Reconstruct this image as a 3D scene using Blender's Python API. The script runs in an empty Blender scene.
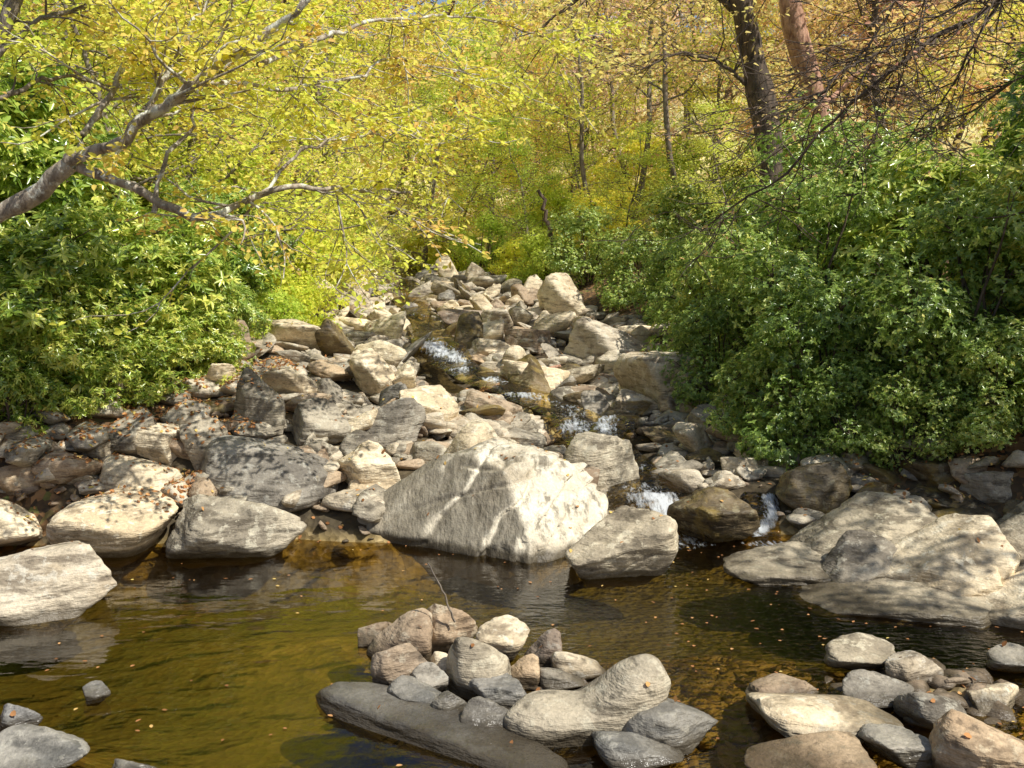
import bpy, bmesh, math, random
import numpy as np
from mathutils import Vector, Matrix
R = np.random.default_rng(7)
random.seed(7)
scene = bpy.context.scene
COL = scene.collection
# ------------------------------------------------------------------ camera
F = 1024*35/36.0
TH = math.atan(134/F)
CAM = np.array([0.0, 0.0, 3.0])
cam = bpy.data.cameras.new("camera"); cam.lens = 35; cam.sensor_width = 36
cam.clip_start = 0.1; cam.clip_end = 2000
co = bpy.data.objects.new("camera", cam); COL.objects.link(co)
co.location = CAM; co.rotation_euler = (math.pi/2-TH, 0, 0)
scene.camera = co
scene.view_settings.view_transform = 'Standard'
scene.view_settings.look = 'None'
scene.view_settings.exposure = 0

def ray(px, py):
    a = (px-512)/F; b = (384-py)/F
    v = np.array([a, math.cos(TH)+b*math.sin(TH), -math.sin(TH)+b*math.cos(TH)])
    return v/v[1]
def at(px, py, d):
    return CAM + ray(px, py)*d

# ------------------------------------------------------------------ noise
TAB = R.random((32, 32, 32))
def vnoise(x, y, z):
    xi = np.floor(x).astype(int); yi = np.floor(y).astype(int); zi = np.floor(z).astype(int)
    fx = x-xi; fy = y-yi; fz = z-zi
    fx = fx*fx*(3-2*fx); fy = fy*fy*(3-2*fy); fz = fz*fz*(3-2*fz)
    def g(a, b, c): return TAB[(xi+a) % 32, (yi+b) % 32, (zi+c) % 32]
    c00 = g(0,0,0)*(1-fx)+g(1,0,0)*fx; c10 = g(0,1,0)*(1-fx)+g(1,1,0)*fx
    c01 = g(0,0,1)*(1-fx)+g(1,0,1)*fx; c11 = g(0,1,1)*(1-fx)+g(1,1,1)*fx
    return ((c00*(1-fy)+c10*fy)*(1-fz)+(c01*(1-fy)+c11*fy)*fz)*2-1
def fbm(x, y, z, o=4):
    s = 0; a = 1.0; f = 1.0
    for i in range(o):
        s = s+a*vnoise(x*f+i*7.3, y*f+i*3.1, z*f+i*5.7); a *= 0.5; f *= 2.03
    return s
def sstep(a, b, v):
    t = np.clip((v-a)/(b-a), 0, 1); return t*t*(3-2*t)

# ------------------------------------------------------------------ terrain
def bed(y):
    return np.interp(y, [10.2,10.7,11.0,11.3,13.2,14.7,19.3,20.5,25,30,40,45,60,80,110,160,300],
                        [-.02,.05,.22,.25,.30,.52,.56,.92,1.15,1.55,2.2,2.6,4.6,8.4,15.5,25,50])
def xcen(y):
    return np.interp(y, [9,10.3,11,12.5,14.3,17,20,25,30,40,60], [1.9,1.74,1.55,1.3,.9,-.4,-1.55,-2.3,-3.2,-4.3,-4])
def xleft(y):
    return np.interp(y, [7,8.3,10.5,12,15,20,30,40,60], [-7,-4.6,-4.2,-3.7,-4.0,-4.3,-5.2,-6.8,-9])
def xright(y):
    return np.interp(y, [3,8,10,11,14,20,24,30,40,60], [6.5,6.0,4.6,3.8,3.1,3.4,1.9,0,-2.8,-2])
def gauss(x, y, cx, cy, rx, ry):
    return np.exp(-((x-cx)/rx)**2-((y-cy)/ry)**2)
def H(x, y):
    x = np.asarray(x, float); y = np.asarray(y, float)
    s = bed(y); sd = x-xcen(y); dx = np.abs(sd)
    lf = np.clip(-sd-.8, 0, 4)
    side = np.where(sd > 0, np.interp(y, [14, 19], [.10, .035]), .10)
    field = s-0.18+0.2*sstep(0.35, .8, dx)+side*np.clip(dx-0.8, 0, 4)+.12*lf*sstep(10.5, 13, y)
    field = field+.22*sstep(1, 2, dx)*fbm(x*.6+4, y*.6, x*0+1, 2)*sstep(11, 13, y)
    pool = -0.5+0.47*gauss(x,y,-.1,6.6,1.1,.6)+0.55*gauss(x,y,3.1,6.5,1.2,.75)+.5*gauss(x,y,-3.2,5.7,.6,.6)\
        +0.3*gauss(x,y,1.4,7.2,.9,.7)+0.18*gauss(x,y,-1.8,8.0,1.4,.8)
    m = sstep(9.6, 10.5, y+0.25*fbm(x*.7, y*.0, x*0+3.3, 2))
    base = pool*(1-m)+field*m
    base = base+np.clip(4.7-y, 0, 12)*0.42*(1-sstep(3,9,y))
    ul = np.clip(xleft(y)-x, 0, 400); ur = np.clip(x-xright(y), 0, 400)
    def f(u, k): return k*np.minimum(u, 4)+0.22*np.clip(u-4, 0, 40)+0.05*np.clip(u-44, 0, 400)
    base = base+f(ul, .42)+f(ur, np.interp(y, [20, 32], [.42, .22]))
    amp = 0.05+0.1*sstep(0, 2, ul+ur)+0.5*sstep(40, 90, y)
    return base+amp*fbm(x*.9, y*.9, x*0, 4)
def hit(px, py, water=True):
    d = np.arange(4.5, 90, 0.02); v = ray(px, py)
    X = CAM[0]+v[0]*d; Z = CAM[2]+v[2]*d; T = H(X, d)
    if water: T = np.where(d < 10.6, np.maximum(T, 0), T)
    k = np.argmax(Z < T)
    return np.array([X[k], d[k], T[k]])

# ------------------------------------------------------------------ mesh helpers
def mesh_from(name, V, Fc, nper, smooth=True, attr=None):
    V = np.asarray(V, np.float32); Fc = np.asarray(Fc, np.int32)
    me = bpy.data.meshes.new(name)
    me.vertices.add(len(V)); me.vertices.foreach_set("co", V.ravel())
    me.loops.add(Fc.size); me.loops.foreach_set("vertex_index", Fc.ravel())
    me.polygons.add(len(Fc))
    me.polygons.foreach_set("loop_start", np.arange(len(Fc), dtype=np.int32)*nper)
    me.polygons.foreach_set("loop_total", np.full(len(Fc), nper, np.int32))
    me.update(calc_edges=True); me.validate()
    if smooth: me.polygons.foreach_set("use_smooth", np.ones(len(me.polygons), bool))
    if attr is not None:
        for k, (dom, a) in attr.items():
            at_ = me.attributes.new(k, 'FLOAT', dom); at_.data.foreach_set("value", np.asarray(a, np.float32))
    return me
def obj(name, me, parent=None, mat=None, **kw):
    o = bpy.data.objects.new(name, me); COL.objects.link(o)
    if mat and me is not None and len(me.materials) == 0: me.materials.append(mat)
    if parent: o.parent = parent
    for k, v in kw.items(): o[k] = v
    return o

# ------------------------------------------------------------------ materials
def newmat(name):
    m = bpy.data.materials.new(name); m.use_nodes = True
    nt = m.node_tree; nt.nodes.clear()
    out = nt.nodes.new("ShaderNodeOutputMaterial")
    def N(t, **kw):
        n = nt.nodes.new("ShaderNode"+t)
        for k, v in kw.items():
            if k in n.inputs: n.inputs[k].default_value = v
            else: setattr(n, k, v)
        return n
    def L(a, b): nt.links.new(a, b)
    return m, N, L, out
def ramp(N, stops, interp='LINEAR'):
    r = N("ValToRGB"); cr = r.color_ramp; cr.interpolation = interp
    while len(cr.elements) < len(stops): cr.elements.new(0.5)
    for e, (p, c) in zip(cr.elements, stops):
        e.position = p; e.color = (*c, 1) if len(c) == 3 else c
    return r
def mixc(N, L, fac, a, b, blend='MIX'):
    m = N("Mix", data_type='RGBA', blend_type=blend)
    for s, v in ((m.inputs[0], fac), (m.inputs[6], a), (m.inputs[7], b)):
        if isinstance(v, (int, float)): s.default_value = v
        elif isinstance(v, tuple): s.default_value = (*v, 1)
        else: L(v, s)
    return m.outputs[2]
def math_(N, L, op, a, b=0.0, clamp=False):
    m = N("Math", operation=op, use_clamp=clamp)
    for s, v in ((m.inputs[0], a), (m.inputs[1], b)):
        if isinstance(v, (int, float)): s.default_value = v
        else: L(v, s)
    return m.outputs[0]

def rock_mat(name, c1, c2, dark, lichen, moss=0.0, rough=0.8, streak=None, spots=.6, tones=None, speck=.7):
    m, N, L, out = newmat(name)
    oi = N("ObjectInfo"); geo = N("NewGeometry")
    add = N("VectorMath", operation='ADD'); L(geo.outputs['Position'], add.inputs[0])
    sc = N("VectorMath", operation='SCALE'); L(oi.outputs['Random'], sc.inputs['Scale']); sc.inputs[0].default_value = (37, 91, 53)
    L(sc.outputs[0], add.inputs[1]); P = add.outputs[0]
    mp = N("Mapping"); L(P, mp.inputs[0]); mp.inputs['Scale'].default_value = (1, 1, 5)
    rotv = N("CombineXYZ"); L(math_(N, L, 'MULTIPLY', oi.outputs['Random'], 1.3), rotv.inputs[0]); L(math_(N, L, 'SUBTRACT', .7, math_(N, L, 'MULTIPLY', oi.outputs['Random'], 1.6)), rotv.inputs[1])
    L(rotv.outputs[0], mp.inputs['Rotation'])
    if streak:
        for l in list(mp.inputs['Rotation'].links): m.node_tree.links.remove(l)
        mp.inputs['Rotation'].default_value = (0, -.62, 0); mp.inputs['Scale'].default_value = streak
    n1 = N("TexNoise", Scale=1.3, Detail=3, Roughness=.62); L(P, n1.inputs['Vector'])
    n2 = N("TexNoise", Scale=8, Detail=5, Roughness=.68); L(P, n2.inputs['Vector'])
    n3 = N("TexNoise", Scale=2.2, Detail=4, Roughness=.65); L(mp.outputs[0], n3.inputs['Vector'])
    n4 = N("TexNoise", Scale=40, Detail=2, Roughness=.7); L(P, n4.inputs['Vector'])
    r1 = ramp(N, [(.38, c1), (.58, c2)]); L(n1.outputs[0], r1.inputs[0])
    rd = ramp(N, [(.38, (1,1,1)), (.50, (0,0,0))]); L(n3.outputs[0], rd.inputs[0])
    c = mixc(N, L, math_(N, L, 'MULTIPLY', rd.outputs[0], .72), r1.outputs[0], dark)
    rl = ramp(N, [(.55, (0,0,0)), (.61, (1,1,1))]); L(n2.outputs[0], rl.inputs[0])
    c = mixc(N, L, math_(N, L, 'MULTIPLY', rl.outputs[0], spots), c, lichen)
    rk = ramp(N, [(.34, (.30,.30,.30)), (.42, (1,1,1))]); L(n2.outputs[0], rk.inputs[0])
    c = mixc(N, L, speck, c, rk.outputs[0], 'MULTIPLY')
    rs = ramp(N, [(.3, (.82,.82,.82)), (.7, (1.14,1.14,1.14))]); L(n4.outputs[0], rs.inputs[0])
    c = mixc(N, L, 1.0, c, rs.outputs[0], 'MULTIPLY')
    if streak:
        # shade painted into the colour: faces turned left go patchy grey-brown
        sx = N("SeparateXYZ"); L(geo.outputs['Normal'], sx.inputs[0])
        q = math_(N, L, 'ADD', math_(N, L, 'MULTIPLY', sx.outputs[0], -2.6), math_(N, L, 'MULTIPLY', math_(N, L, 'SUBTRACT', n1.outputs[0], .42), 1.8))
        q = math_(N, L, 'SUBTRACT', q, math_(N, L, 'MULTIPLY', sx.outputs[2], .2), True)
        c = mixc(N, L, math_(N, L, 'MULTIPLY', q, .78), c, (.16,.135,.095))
    rv = ramp(N, tones or [(0, (.55,.55,.58)), (.3, (1,.95,.86)), (.5, (.72,.69,.66)), (.75, (.95,.88,.76)), (1, (1.15,1.06,.92))]); L(oi.outputs['Random'], rv.inputs[0])
    if not streak: c = mixc(N, L, 1.0, c, rv.outputs[0], 'MULTIPLY')
    if moss > 0:
        nm = N("TexNoise", Scale=3, Detail=4, Roughness=.7); L(P, nm.inputs['Vector'])
        rm = ramp(N, [(.5, (0,0,0)), (.64, (1,1,1))]); L(nm.outputs[0], rm.inputs[0])
        c = mixc(N, L, math_(N, L, 'MULTIPLY', rm.outputs[0], .8), c, (.26, .18, .045))
    sp = N("SeparateXYZ"); L(geo.outputs['Position'], sp.inputs[0])
    w = math_(N, L, 'ADD', sp.outputs[2], math_(N, L, 'MULTIPLY', n2.outputs[0], -.12))
    rw = ramp(N, [(.0, (1,1,1)), (.06, (0,0,0))]); L(w, rw.inputs[0])
    ru = N("MapRange"); L(sp.outputs[2], ru.inputs[0]); ru.inputs[1].default_value = -.02; ru.inputs[2].default_value = -.10
    wc = mixc(N, L, ru.outputs[0], (.05,.037,.02), (.26,.18,.07))
    c = mixc(N, L, math_(N, L, 'MULTIPLY', rw.outputs[0], .8), c, wc)
    b = N("BsdfPrincipled"); L(c, b.inputs['Base Color'])
    L(math_(N, L, 'SUBTRACT', rough, math_(N, L, 'MULTIPLY', rw.outputs[0], .4)), b.inputs['Roughness'])
    b.inputs['Specular IOR Level'].default_value = .35
    hs = math_(N, L, 'ADD', math_(N, L, 'MULTIPLY', n3.outputs[0], 1.3), math_(N, L, 'MULTIPLY', n2.outputs[0], .6))
    hs = math_(N, L, 'ADD', hs, math_(N, L, 'MULTIPLY', n4.outputs[0], .12))
    bp = N("Bump", Strength=.7, Distance=.05); L(hs, bp.inputs['Height']); L(bp.outputs[0], b.inputs['Normal'])
    L(b.outputs[0], out.inputs[0]); return m
PT_ = [(0, (.74,.71,.68)), (.3, (1.06,.99,.87)), (.55, (.86,.80,.70)), (.8, (1.08,1.02,.91)), (1, (1.18,1.08,.92))]
ROCK = {
 'pale': rock_mat("pale_sandstone", (.58,.49,.355), (.88,.79,.62), (.20,.16,.115), (.90,.87,.75), tones=PT_, speck=.55),
 'grey': rock_mat("grey_lichened_stone", (.29,.26,.21), (.58,.525,.42), (.09,.075,.055), (.73,.70,.58)),
 'brown': rock_mat("brown_stone", (.38,.28,.19), (.58,.46,.33), (.15,.11,.075), (.64,.57,.44)),
 'dark': rock_mat("dark_mossy_stone", (.11,.085,.05), (.24,.19,.115), (.035,.028,.02), (.36,.33,.22), moss=1.0, rough=.5),
 'slate': rock_mat("blue_grey_stone", (.20,.20,.19), (.38,.365,.33), (.09,.09,.085), (.48,.47,.42), rough=.55, speck=.4),
 'wet': rock_mat("smooth_dark_slate", (.15,.145,.135), (.26,.25,.225), (.10,.095,.09), (.32,.30,.27), rough=.42, spots=.25, speck=.2),
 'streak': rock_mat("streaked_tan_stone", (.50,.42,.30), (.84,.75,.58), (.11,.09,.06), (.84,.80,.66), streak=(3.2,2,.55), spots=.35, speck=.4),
}

def leaf_mat(name, stops, trans=.45, rough=.5, spec=.3, matte=False):
    m, N, L, out = newmat(name)
    a = N("Attribute", attribute_name="tint"); oi = N("ObjectInfo")
    f = math_(N, L, 'ADD', a.outputs['Fac'], math_(N, L, 'MULTIPLY', math_(N, L, 'SUBTRACT', oi.outputs['Random'], .5), .35), True)
    r = ramp(N, stops); L(f, r.inputs[0])
    if matte: b = N("BsdfDiffuse"); L(r.outputs[0], b.inputs[0])
    else: b = N("BsdfPrincipled", Roughness=rough); L(r.outputs[0], b.inputs['Base Color']); b.inputs['Specular IOR Level'].default_value = spec
    t = N("BsdfTranslucent"); L(r.outputs[0], t.inputs[0])
    mx = N("MixShader"); mx.inputs[0].default_value = trans; L(b.outputs[0], mx.inputs[1]); L(t.outputs[0], mx.inputs[2])
    L(mx.outputs[0], out.inputs[0]); return m
M_YEL = leaf_mat("yellow_green_leaves", [(0,(.56,.72,.09)), (.4,(.93,.95,.15)), (.75,(.99,.89,.19)), (1,(.99,.66,.21))], trans=.52, matte=True)
M_LIME = leaf_mat("lime_green_leaves", [(0,(.44,.62,.10)), (.5,(.80,.88,.18)), (1,(.97,.93,.22))], trans=.52, matte=True)
M_ORG = leaf_mat("orange_leaves", [(0,(.99,.94,.28)), (.4,(.99,.83,.30)), (.75,(.99,.66,.28)), (1,(.98,.50,.34))], trans=.52, matte=True)
M_PINK = leaf_mat("russet_leaves", [(0,(.99,.88,.54)), (.5,(.99,.74,.56)), (1,(.96,.55,.48))], trans=.52, matte=True)
M_RHO = leaf_mat("rhododendron_leaves", [(0,(.12,.22,.035)), (.35,(.40,.54,.08)), (.65,(.84,.86,.20)), (1,(.97,.82,.18))], trans=.35, rough=.26, spec=1.0)
M_LAU = leaf_mat("laurel_leaves", [(0,(.14,.24,.04)), (.5,(.38,.52,.10)), (.85,(.80,.84,.24)), (1,(.94,.82,.20))], trans=.35, rough=.28, spec=.9)
M_LIT = leaf_mat("dry_fallen_leaves", [(0,(.22,.10,.04)), (.4,(.48,.22,.09)), (.75,(.68,.36,.15)), (1,(.80,.65,.18))], trans=.15, matte=True)

def bark_mat(name, c1, c2, patch=None):
    m, N, L, out = newmat(name)
    g = N("NewGeometry"); mp = N("Mapping"); L(g.outputs['Position'], mp.inputs[0]); mp.inputs['Scale'].default_value = (1, 1, .3)
    n = N("TexNoise", Scale=14, Detail=5, Roughness=.65); L(mp.outputs[0], n.inputs['Vector'])
    r = ramp(N, [(.35, c1), (.65, c2)]); L(n.outputs[0], r.inputs[0]); c = r.outputs[0]
    if patch:
        n2 = N("TexNoise", Scale=7, Detail=5, Roughness=.6); L(g.outputs['Position'], n2.inputs['Vector'])
        r2 = ramp(N, [(.5, (0,0,0)), (.58, (1,1,1))]); L(n2.outputs[0], r2.inputs[0]); c = mixc(N, L, r2.outputs[0], c, patch)
    b = N("BsdfPrincipled", Roughness=.85); L(c, b.inputs['Base Color'])
    bp = N("Bump", Strength=.9, Distance=.05); L(n.outputs[0], bp.inputs['Height']); L(bp.outputs[0], b.inputs['Normal'])
    L(b.outputs[0], out.inputs[0]); return m
B_DARK = bark_mat("dark_bark", (.045,.032,.022), (.18,.125,.085))
B_PALE = bark_mat("pale_lichened_bark", (.19,.15,.11), (.54,.45,.34), (.74,.72,.60))
B_RED = bark_mat("reddish_bark", (.24,.11,.065), (.66,.39,.26))
B_GREY = bark_mat("grey_bark", (.12,.095,.07), (.34,.28,.21))

# ------------------------------------------------------------------ world + sun
ts = Vector((0.50, -0.33, 0.78)).normalized()
w = bpy.data.worlds.new("World"); scene.world = w; w.use_nodes = True
nt = w.node_tree; bg = nt.nodes['Background']; sky = nt.nodes.new("ShaderNodeTexSky")
sky.sky_type = 'NISHITA'; sky.sun_disc = False
sky.sun_elevation = math.asin(ts.z); sky.sun_rotation = math.atan2(ts.x, ts.y)
nt.links.new(sky.outputs[0], bg.inputs[0]); bg.inputs[1].default_value = .12
sl = bpy.data.lights.new("sun", 'SUN'); sl.energy = 5.0; sl.angle = math.radians(.5); sl.color = (1, .97, .89)
so = bpy.data.objects.new("sun", sl); COL.objects.link(so); so.rotation_euler = (-ts).to_track_quat('-Z', 'Y').to_euler()

# ------------------------------------------------------------------ ground mesh
xs = np.concatenate([-np.geomspace(250, 12.3, 40), np.arange(-12, 12.01, .13), np.geomspace(12.3, 250, 40)])
ys = np.concatenate([np.arange(-40, 3.9, 1.5), np.arange(4, 24, .13), np.arange(24, 60, .5), np.geomspace(60, 300, 45)])
XX, YY = np.meshgrid(xs, ys); ZZ = H(XX, YY)
nx, ny = len(xs), len(ys)
idx = np.arange(nx*ny).reshape(ny, nx)
Q = np.stack([idx[:-1,:-1], idx[:-1,1:], idx[1:,1:], idx[1:,:-1]], -1).reshape(-1, 4)
bank = sstep(0, .9, np.clip(xleft(YY)-XX, 0, 9)+np.clip(XX-xright(YY), 0, 9)+.3*fbm(XX, YY, XX*0+9, 3))
bank = np.maximum(bank, sstep(42, 52, YY)); bank = bank+sstep(28, 45, YY)
me = mesh_from("ground", np.stack([XX, YY, ZZ], -1).reshape(-1, 3), Q, 4, attr={'bank': ('POINT', bank.ravel())})
m, N, L, out = newmat("forest_floor_and_stream_bed")
g = N("NewGeometry"); a = N("Attribute", attribute_name="bank")
v = N("TexVoronoi", Scale=14); L(g.outputs[0], v.inputs['Vector'])
hs = N("SeparateColor"); L(v.outputs['Color'], hs.inputs[0])
lit = ramp(N, [(0,(.04,.027,.015)), (.35,(.10,.058,.025)), (.6,(.22,.11,.04)), (.85,(.34,.19,.08)), (1,(.12,.14,.03))]); L(hs.outputs[0], lit.inputs[0])
n = N("TexNoise", Scale=1.3, Detail=5); L(g.outputs[0], n.inputs['Vector'])
rn = ramp(N, [(.35,(.6,.6,.6)), (.65,(1.1,1.1,1.1))]); L(n.outputs[0], rn.inputs[0])
litc = mixc(N, L, 1.0, lit.outputs[0], rn.outputs[0], 'MULTIPLY')
fcol = ramp(N, [(.32,(.18,.20,.06)), (.45,(.52,.50,.16)), (.55,(.82,.68,.30)), (.68,(.88,.66,.42))]); n5 = N("TexNoise", Scale=1.1, Detail=8, Roughness=.8); L(g.outputs[0], n5.inputs['Vector']); L(n5.outputs[0], fcol.inputs[0])
litc = mixc(N, L, math_(N, L, 'SUBTRACT', a.outputs['Fac'], 1.0, True), litc, fcol.outputs[0])
v2 = N("TexVoronoi", Scale=9); L(g.outputs[0], v2.inputs['Vector'])
h2 = N("SeparateColor"); L(v2.outputs['Color'], h2.inputs[0])
gr = ramp(N, [(0,(.22,.15,.055)), (.5,(.38,.27,.10)), (1,(.54,.40,.19))]); L(h2.outputs[0], gr.inputs[0])
gc = mixc(N, L, 1.0, gr.outputs[0], rn.outputs[0], 'MULTIPLY')
sz = N("SeparateXYZ"); L(g.outputs[0], sz.inputs[0])
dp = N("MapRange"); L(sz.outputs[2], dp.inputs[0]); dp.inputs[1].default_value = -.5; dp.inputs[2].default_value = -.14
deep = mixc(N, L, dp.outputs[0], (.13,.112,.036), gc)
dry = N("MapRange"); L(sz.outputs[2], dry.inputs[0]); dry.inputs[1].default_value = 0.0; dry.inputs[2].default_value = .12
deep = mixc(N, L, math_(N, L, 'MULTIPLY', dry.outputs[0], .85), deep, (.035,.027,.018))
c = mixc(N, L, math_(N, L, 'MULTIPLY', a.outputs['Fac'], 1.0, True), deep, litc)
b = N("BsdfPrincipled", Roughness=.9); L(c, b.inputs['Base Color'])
bp = N("Bump", Strength=.6, Distance=.04); L(v.outputs['Distance'], bp.inputs['Height']); L(bp.outputs[0], b.inputs['Normal'])
L(b.outputs[0], out.inputs[0])
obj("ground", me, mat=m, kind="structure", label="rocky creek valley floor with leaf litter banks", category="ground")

# ------------------------------------------------------------------ water
def water_mat(name, foam):
    m, N, L, out = newmat(name)
    g = N("NewGeometry")
    mp = N("Mapping"); L(g.outputs[0], mp.inputs[0]); mp.inputs['Scale'].default_value = (1, 1.9, 1)
    n1 = N("TexNoise", Scale=2.0 if not foam else 7, Detail=2, Roughness=.45, Distortion=.4); L(mp.outputs[0], n1.inputs['Vector'])
    n2 = N("TexNoise", Scale=10, Detail=2, Roughness=.5); L(mp.outputs[0], n2.inputs['Vector'])
    sp = N("SeparateXYZ"); L(g.outputs[0], sp.inputs[0])
    lv_ = N("MapRange"); L(sp.outputs[0], lv_.inputs[0]); lv_.inputs[1].default_value = -.8; lv_.inputs[2].default_value = 1.2
    lv_.inputs[3].default_value = .12; lv_.inputs[4].default_value = .85
    h = math_(N, L, 'ADD', n1.outputs[0], math_(N, L, 'MULTIPLY', n2.outputs[0], lv_.outputs[0]))
    bp = N("Bump", Strength=.55 if not foam else .9, Distance=.022 if not foam else .08); L(h, bp.inputs['Height'])
    fr = N("Fresnel", IOR=1.6); L(bp.outputs[0], fr.inputs['Normal'])
    tr = N("BsdfTransparent"); tr.inputs[0].default_value = (.77,.66,.33,1)
    gl = N("BsdfGlossy", Roughness=.02); L(bp.outputs[0], gl.inputs['Normal'])
    mx = N("MixShader"); L(fr.outputs[0], mx.inputs[0]); L(tr.outputs[0], mx.inputs[1]); L(gl.outputs[0], mx.inputs[2])
    a = N("Attribute", attribute_name="foam")
    mpf = N("Mapping"); L(g.outputs[0], mpf.inputs[0]); mpf.inputs['Scale'].default_value = (2.4, .7, .6)
    nf = N("TexNoise", Scale=9, Detail=5, Roughness=.65); L(mpf.outputs[0], nf.inputs['Vector'])
    f = math_(N, L, 'ADD', a.outputs['Fac'], math_(N, L, 'MULTIPLY', math_(N, L, 'SUBTRACT', nf.outputs[0], .5), 2.2))
    f = math_(N, L, 'MULTIPLY', f, math_(N, L, 'MULTIPLY', a.outputs['Fac'], 4.0, True))
    rf = ramp(N, [(.3,(0,0,0)), (.9,(1,1,1))]); L(f, rf.inputs[0])
    wd = N("BsdfDiffuse"); wd.inputs[0].default_value = (.88,.92,.95,1)
    wt = N("BsdfTranslucent"); wt.inputs[0].default_value = (.88,.92,.95,1)
    w2 = N("MixShader"); w2.inputs[0].default_value = .4; L(wd.outputs[0], w2.inputs[1]); L(wt.outputs[0], w2.inputs[2])
    m2 = N("MixShader"); L(rf.outputs[0], m2.inputs[0]); L(mx.outputs[0], m2.inputs[1]); L(w2.outputs[0], m2.inputs[2])
    L(m2.outputs[0], out.inputs[0]); return m
wx = np.arange(-14, 14.01, .1); wy = np.arange(2.5, 10.75, .1)
WX, WY = np.meshgrid(wx, wy); idx = np.arange(WX.size).reshape(WX.shape)
Q = np.stack([idx[:-1,:-1], idx[:-1,1:], idx[1:,1:], idx[1:,:-1]], -1).reshape(-1, 4)
foam = .5*gauss(WX, WY, 1.80, 10.1, .3, .35)+.45*gauss(WX, WY, 2.70, 9.95, .4, .14)
me = mesh_from("pool_water", np.stack([WX, WY, WX*0], -1).reshape(-1, 3), Q, 4, attr={'foam': ('POINT', foam.ravel())})
obj("pool_water", me, mat=water_mat("clear_amber_water", False), kind="structure", label="calm clear amber creek pool", category="water")
KY = [10.3,10.6,11.0,11.2,11.4,11.9,12.1,12.6,13.0,13.3,13.6,13.9,14.3,14.7,15.4,15.6,17.0,17.3,18.0,18.2,18.9,19.3,19.9,20.3,25,25.2,30,30.2,40,46]
KZ = [.03,.10,.26,.29,.31,.33,.38,.40,.42,.49,.52,.60,.65,.70,.71,.76,.77,.82,.83,.87,.88,.95,1.18,1.24,1.34,1.40,1.66,1.74,2.25,2.7]
def ribbon(xf, wf, y0, y1, lvf, amp=.03, fw=1.0):
    sy_ = np.arange(y0, y1, .04); su = np.linspace(-1, 1, 51); SU, SY = np.meshgrid(su, sy_)
    SX = xf(SY)+SU*wf(SY); lv = lvf(SY+.22*fbm(SX*2.0, SY*.6, SX*0+5, 2))
    slope = np.abs(np.gradient(lv, axis=0)/.04)
    SZ = lv+amp*fbm(SX*4, SY*4, SX*0, 3)*np.clip(slope*2, .12, 1)-.12*np.clip(np.abs(SU)-.7, 0, 1)
    fo = np.clip(slope*2.8, 0, .9); k = np.exp(-np.linspace(0, 1.8, 24)); pad = np.zeros_like(fo)
    for i in range(1, 24): pad[:-i] = np.maximum(pad[:-i], fo[i:]*k[i]*.8)
    cw = SU*wf(SY)-.14*np.sin(SY*3.1)
    fo = np.maximum(fo, pad)*np.exp(-(cw/(.25*fw))**2)*(1-.65*sstep(21, 23, SY))
    idx = np.arange(SX.size).reshape(SX.shape)
    return np.stack([SX, SY, SZ], -1).reshape(-1, 3), np.stack([idx[:-1,:-1], idx[:-1,1:], idx[1:,1:], idx[1:,:-1]], -1).reshape(-1, 4), fo.ravel()
V1, F1, f1 = ribbon(xcen, lambda y: np.interp(y, [10.3,11,13,14.3,16,20,21,30,46], [.9,.42,.44,.44,.42,.48,.42,.45,.45]), 10.3, 46, lambda y: np.interp(y, KY, KZ), fw=1.15)
V2_, F2, f2 = ribbon(lambda y: 2.55+.25*(y-10), lambda y: .24+0*y, 10.1, 11.9, lambda y: np.interp(y, [10.1,10.35,10.7,10.9,11.9], [.0,.06,.22,.3,.36]), fw=.30)
V3_, F3, f3 = ribbon(lambda y: 1.25+.30*(y-13), lambda y: .3+0*y, 12.0, 15.0, lambda y: np.interp(y, [12.0,12.5,12.8,13.4,13.8,15], [.36,.44,.50,.57,.70,.74]), fw=.6)
me = mesh_from("stream_water", np.concatenate([V1, V2_, V3_]), np.concatenate([F1, F2+len(V1), F3+len(V1)+len(V2_)]), 4, attr={'foam': ('POINT', np.r_[f1, f2, f3])})
obj("stream_water", me, mat=water_mat("tumbling_stream_water", True), kind="structure", label="shallow stream tumbling in white cascades", category="water")

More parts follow.
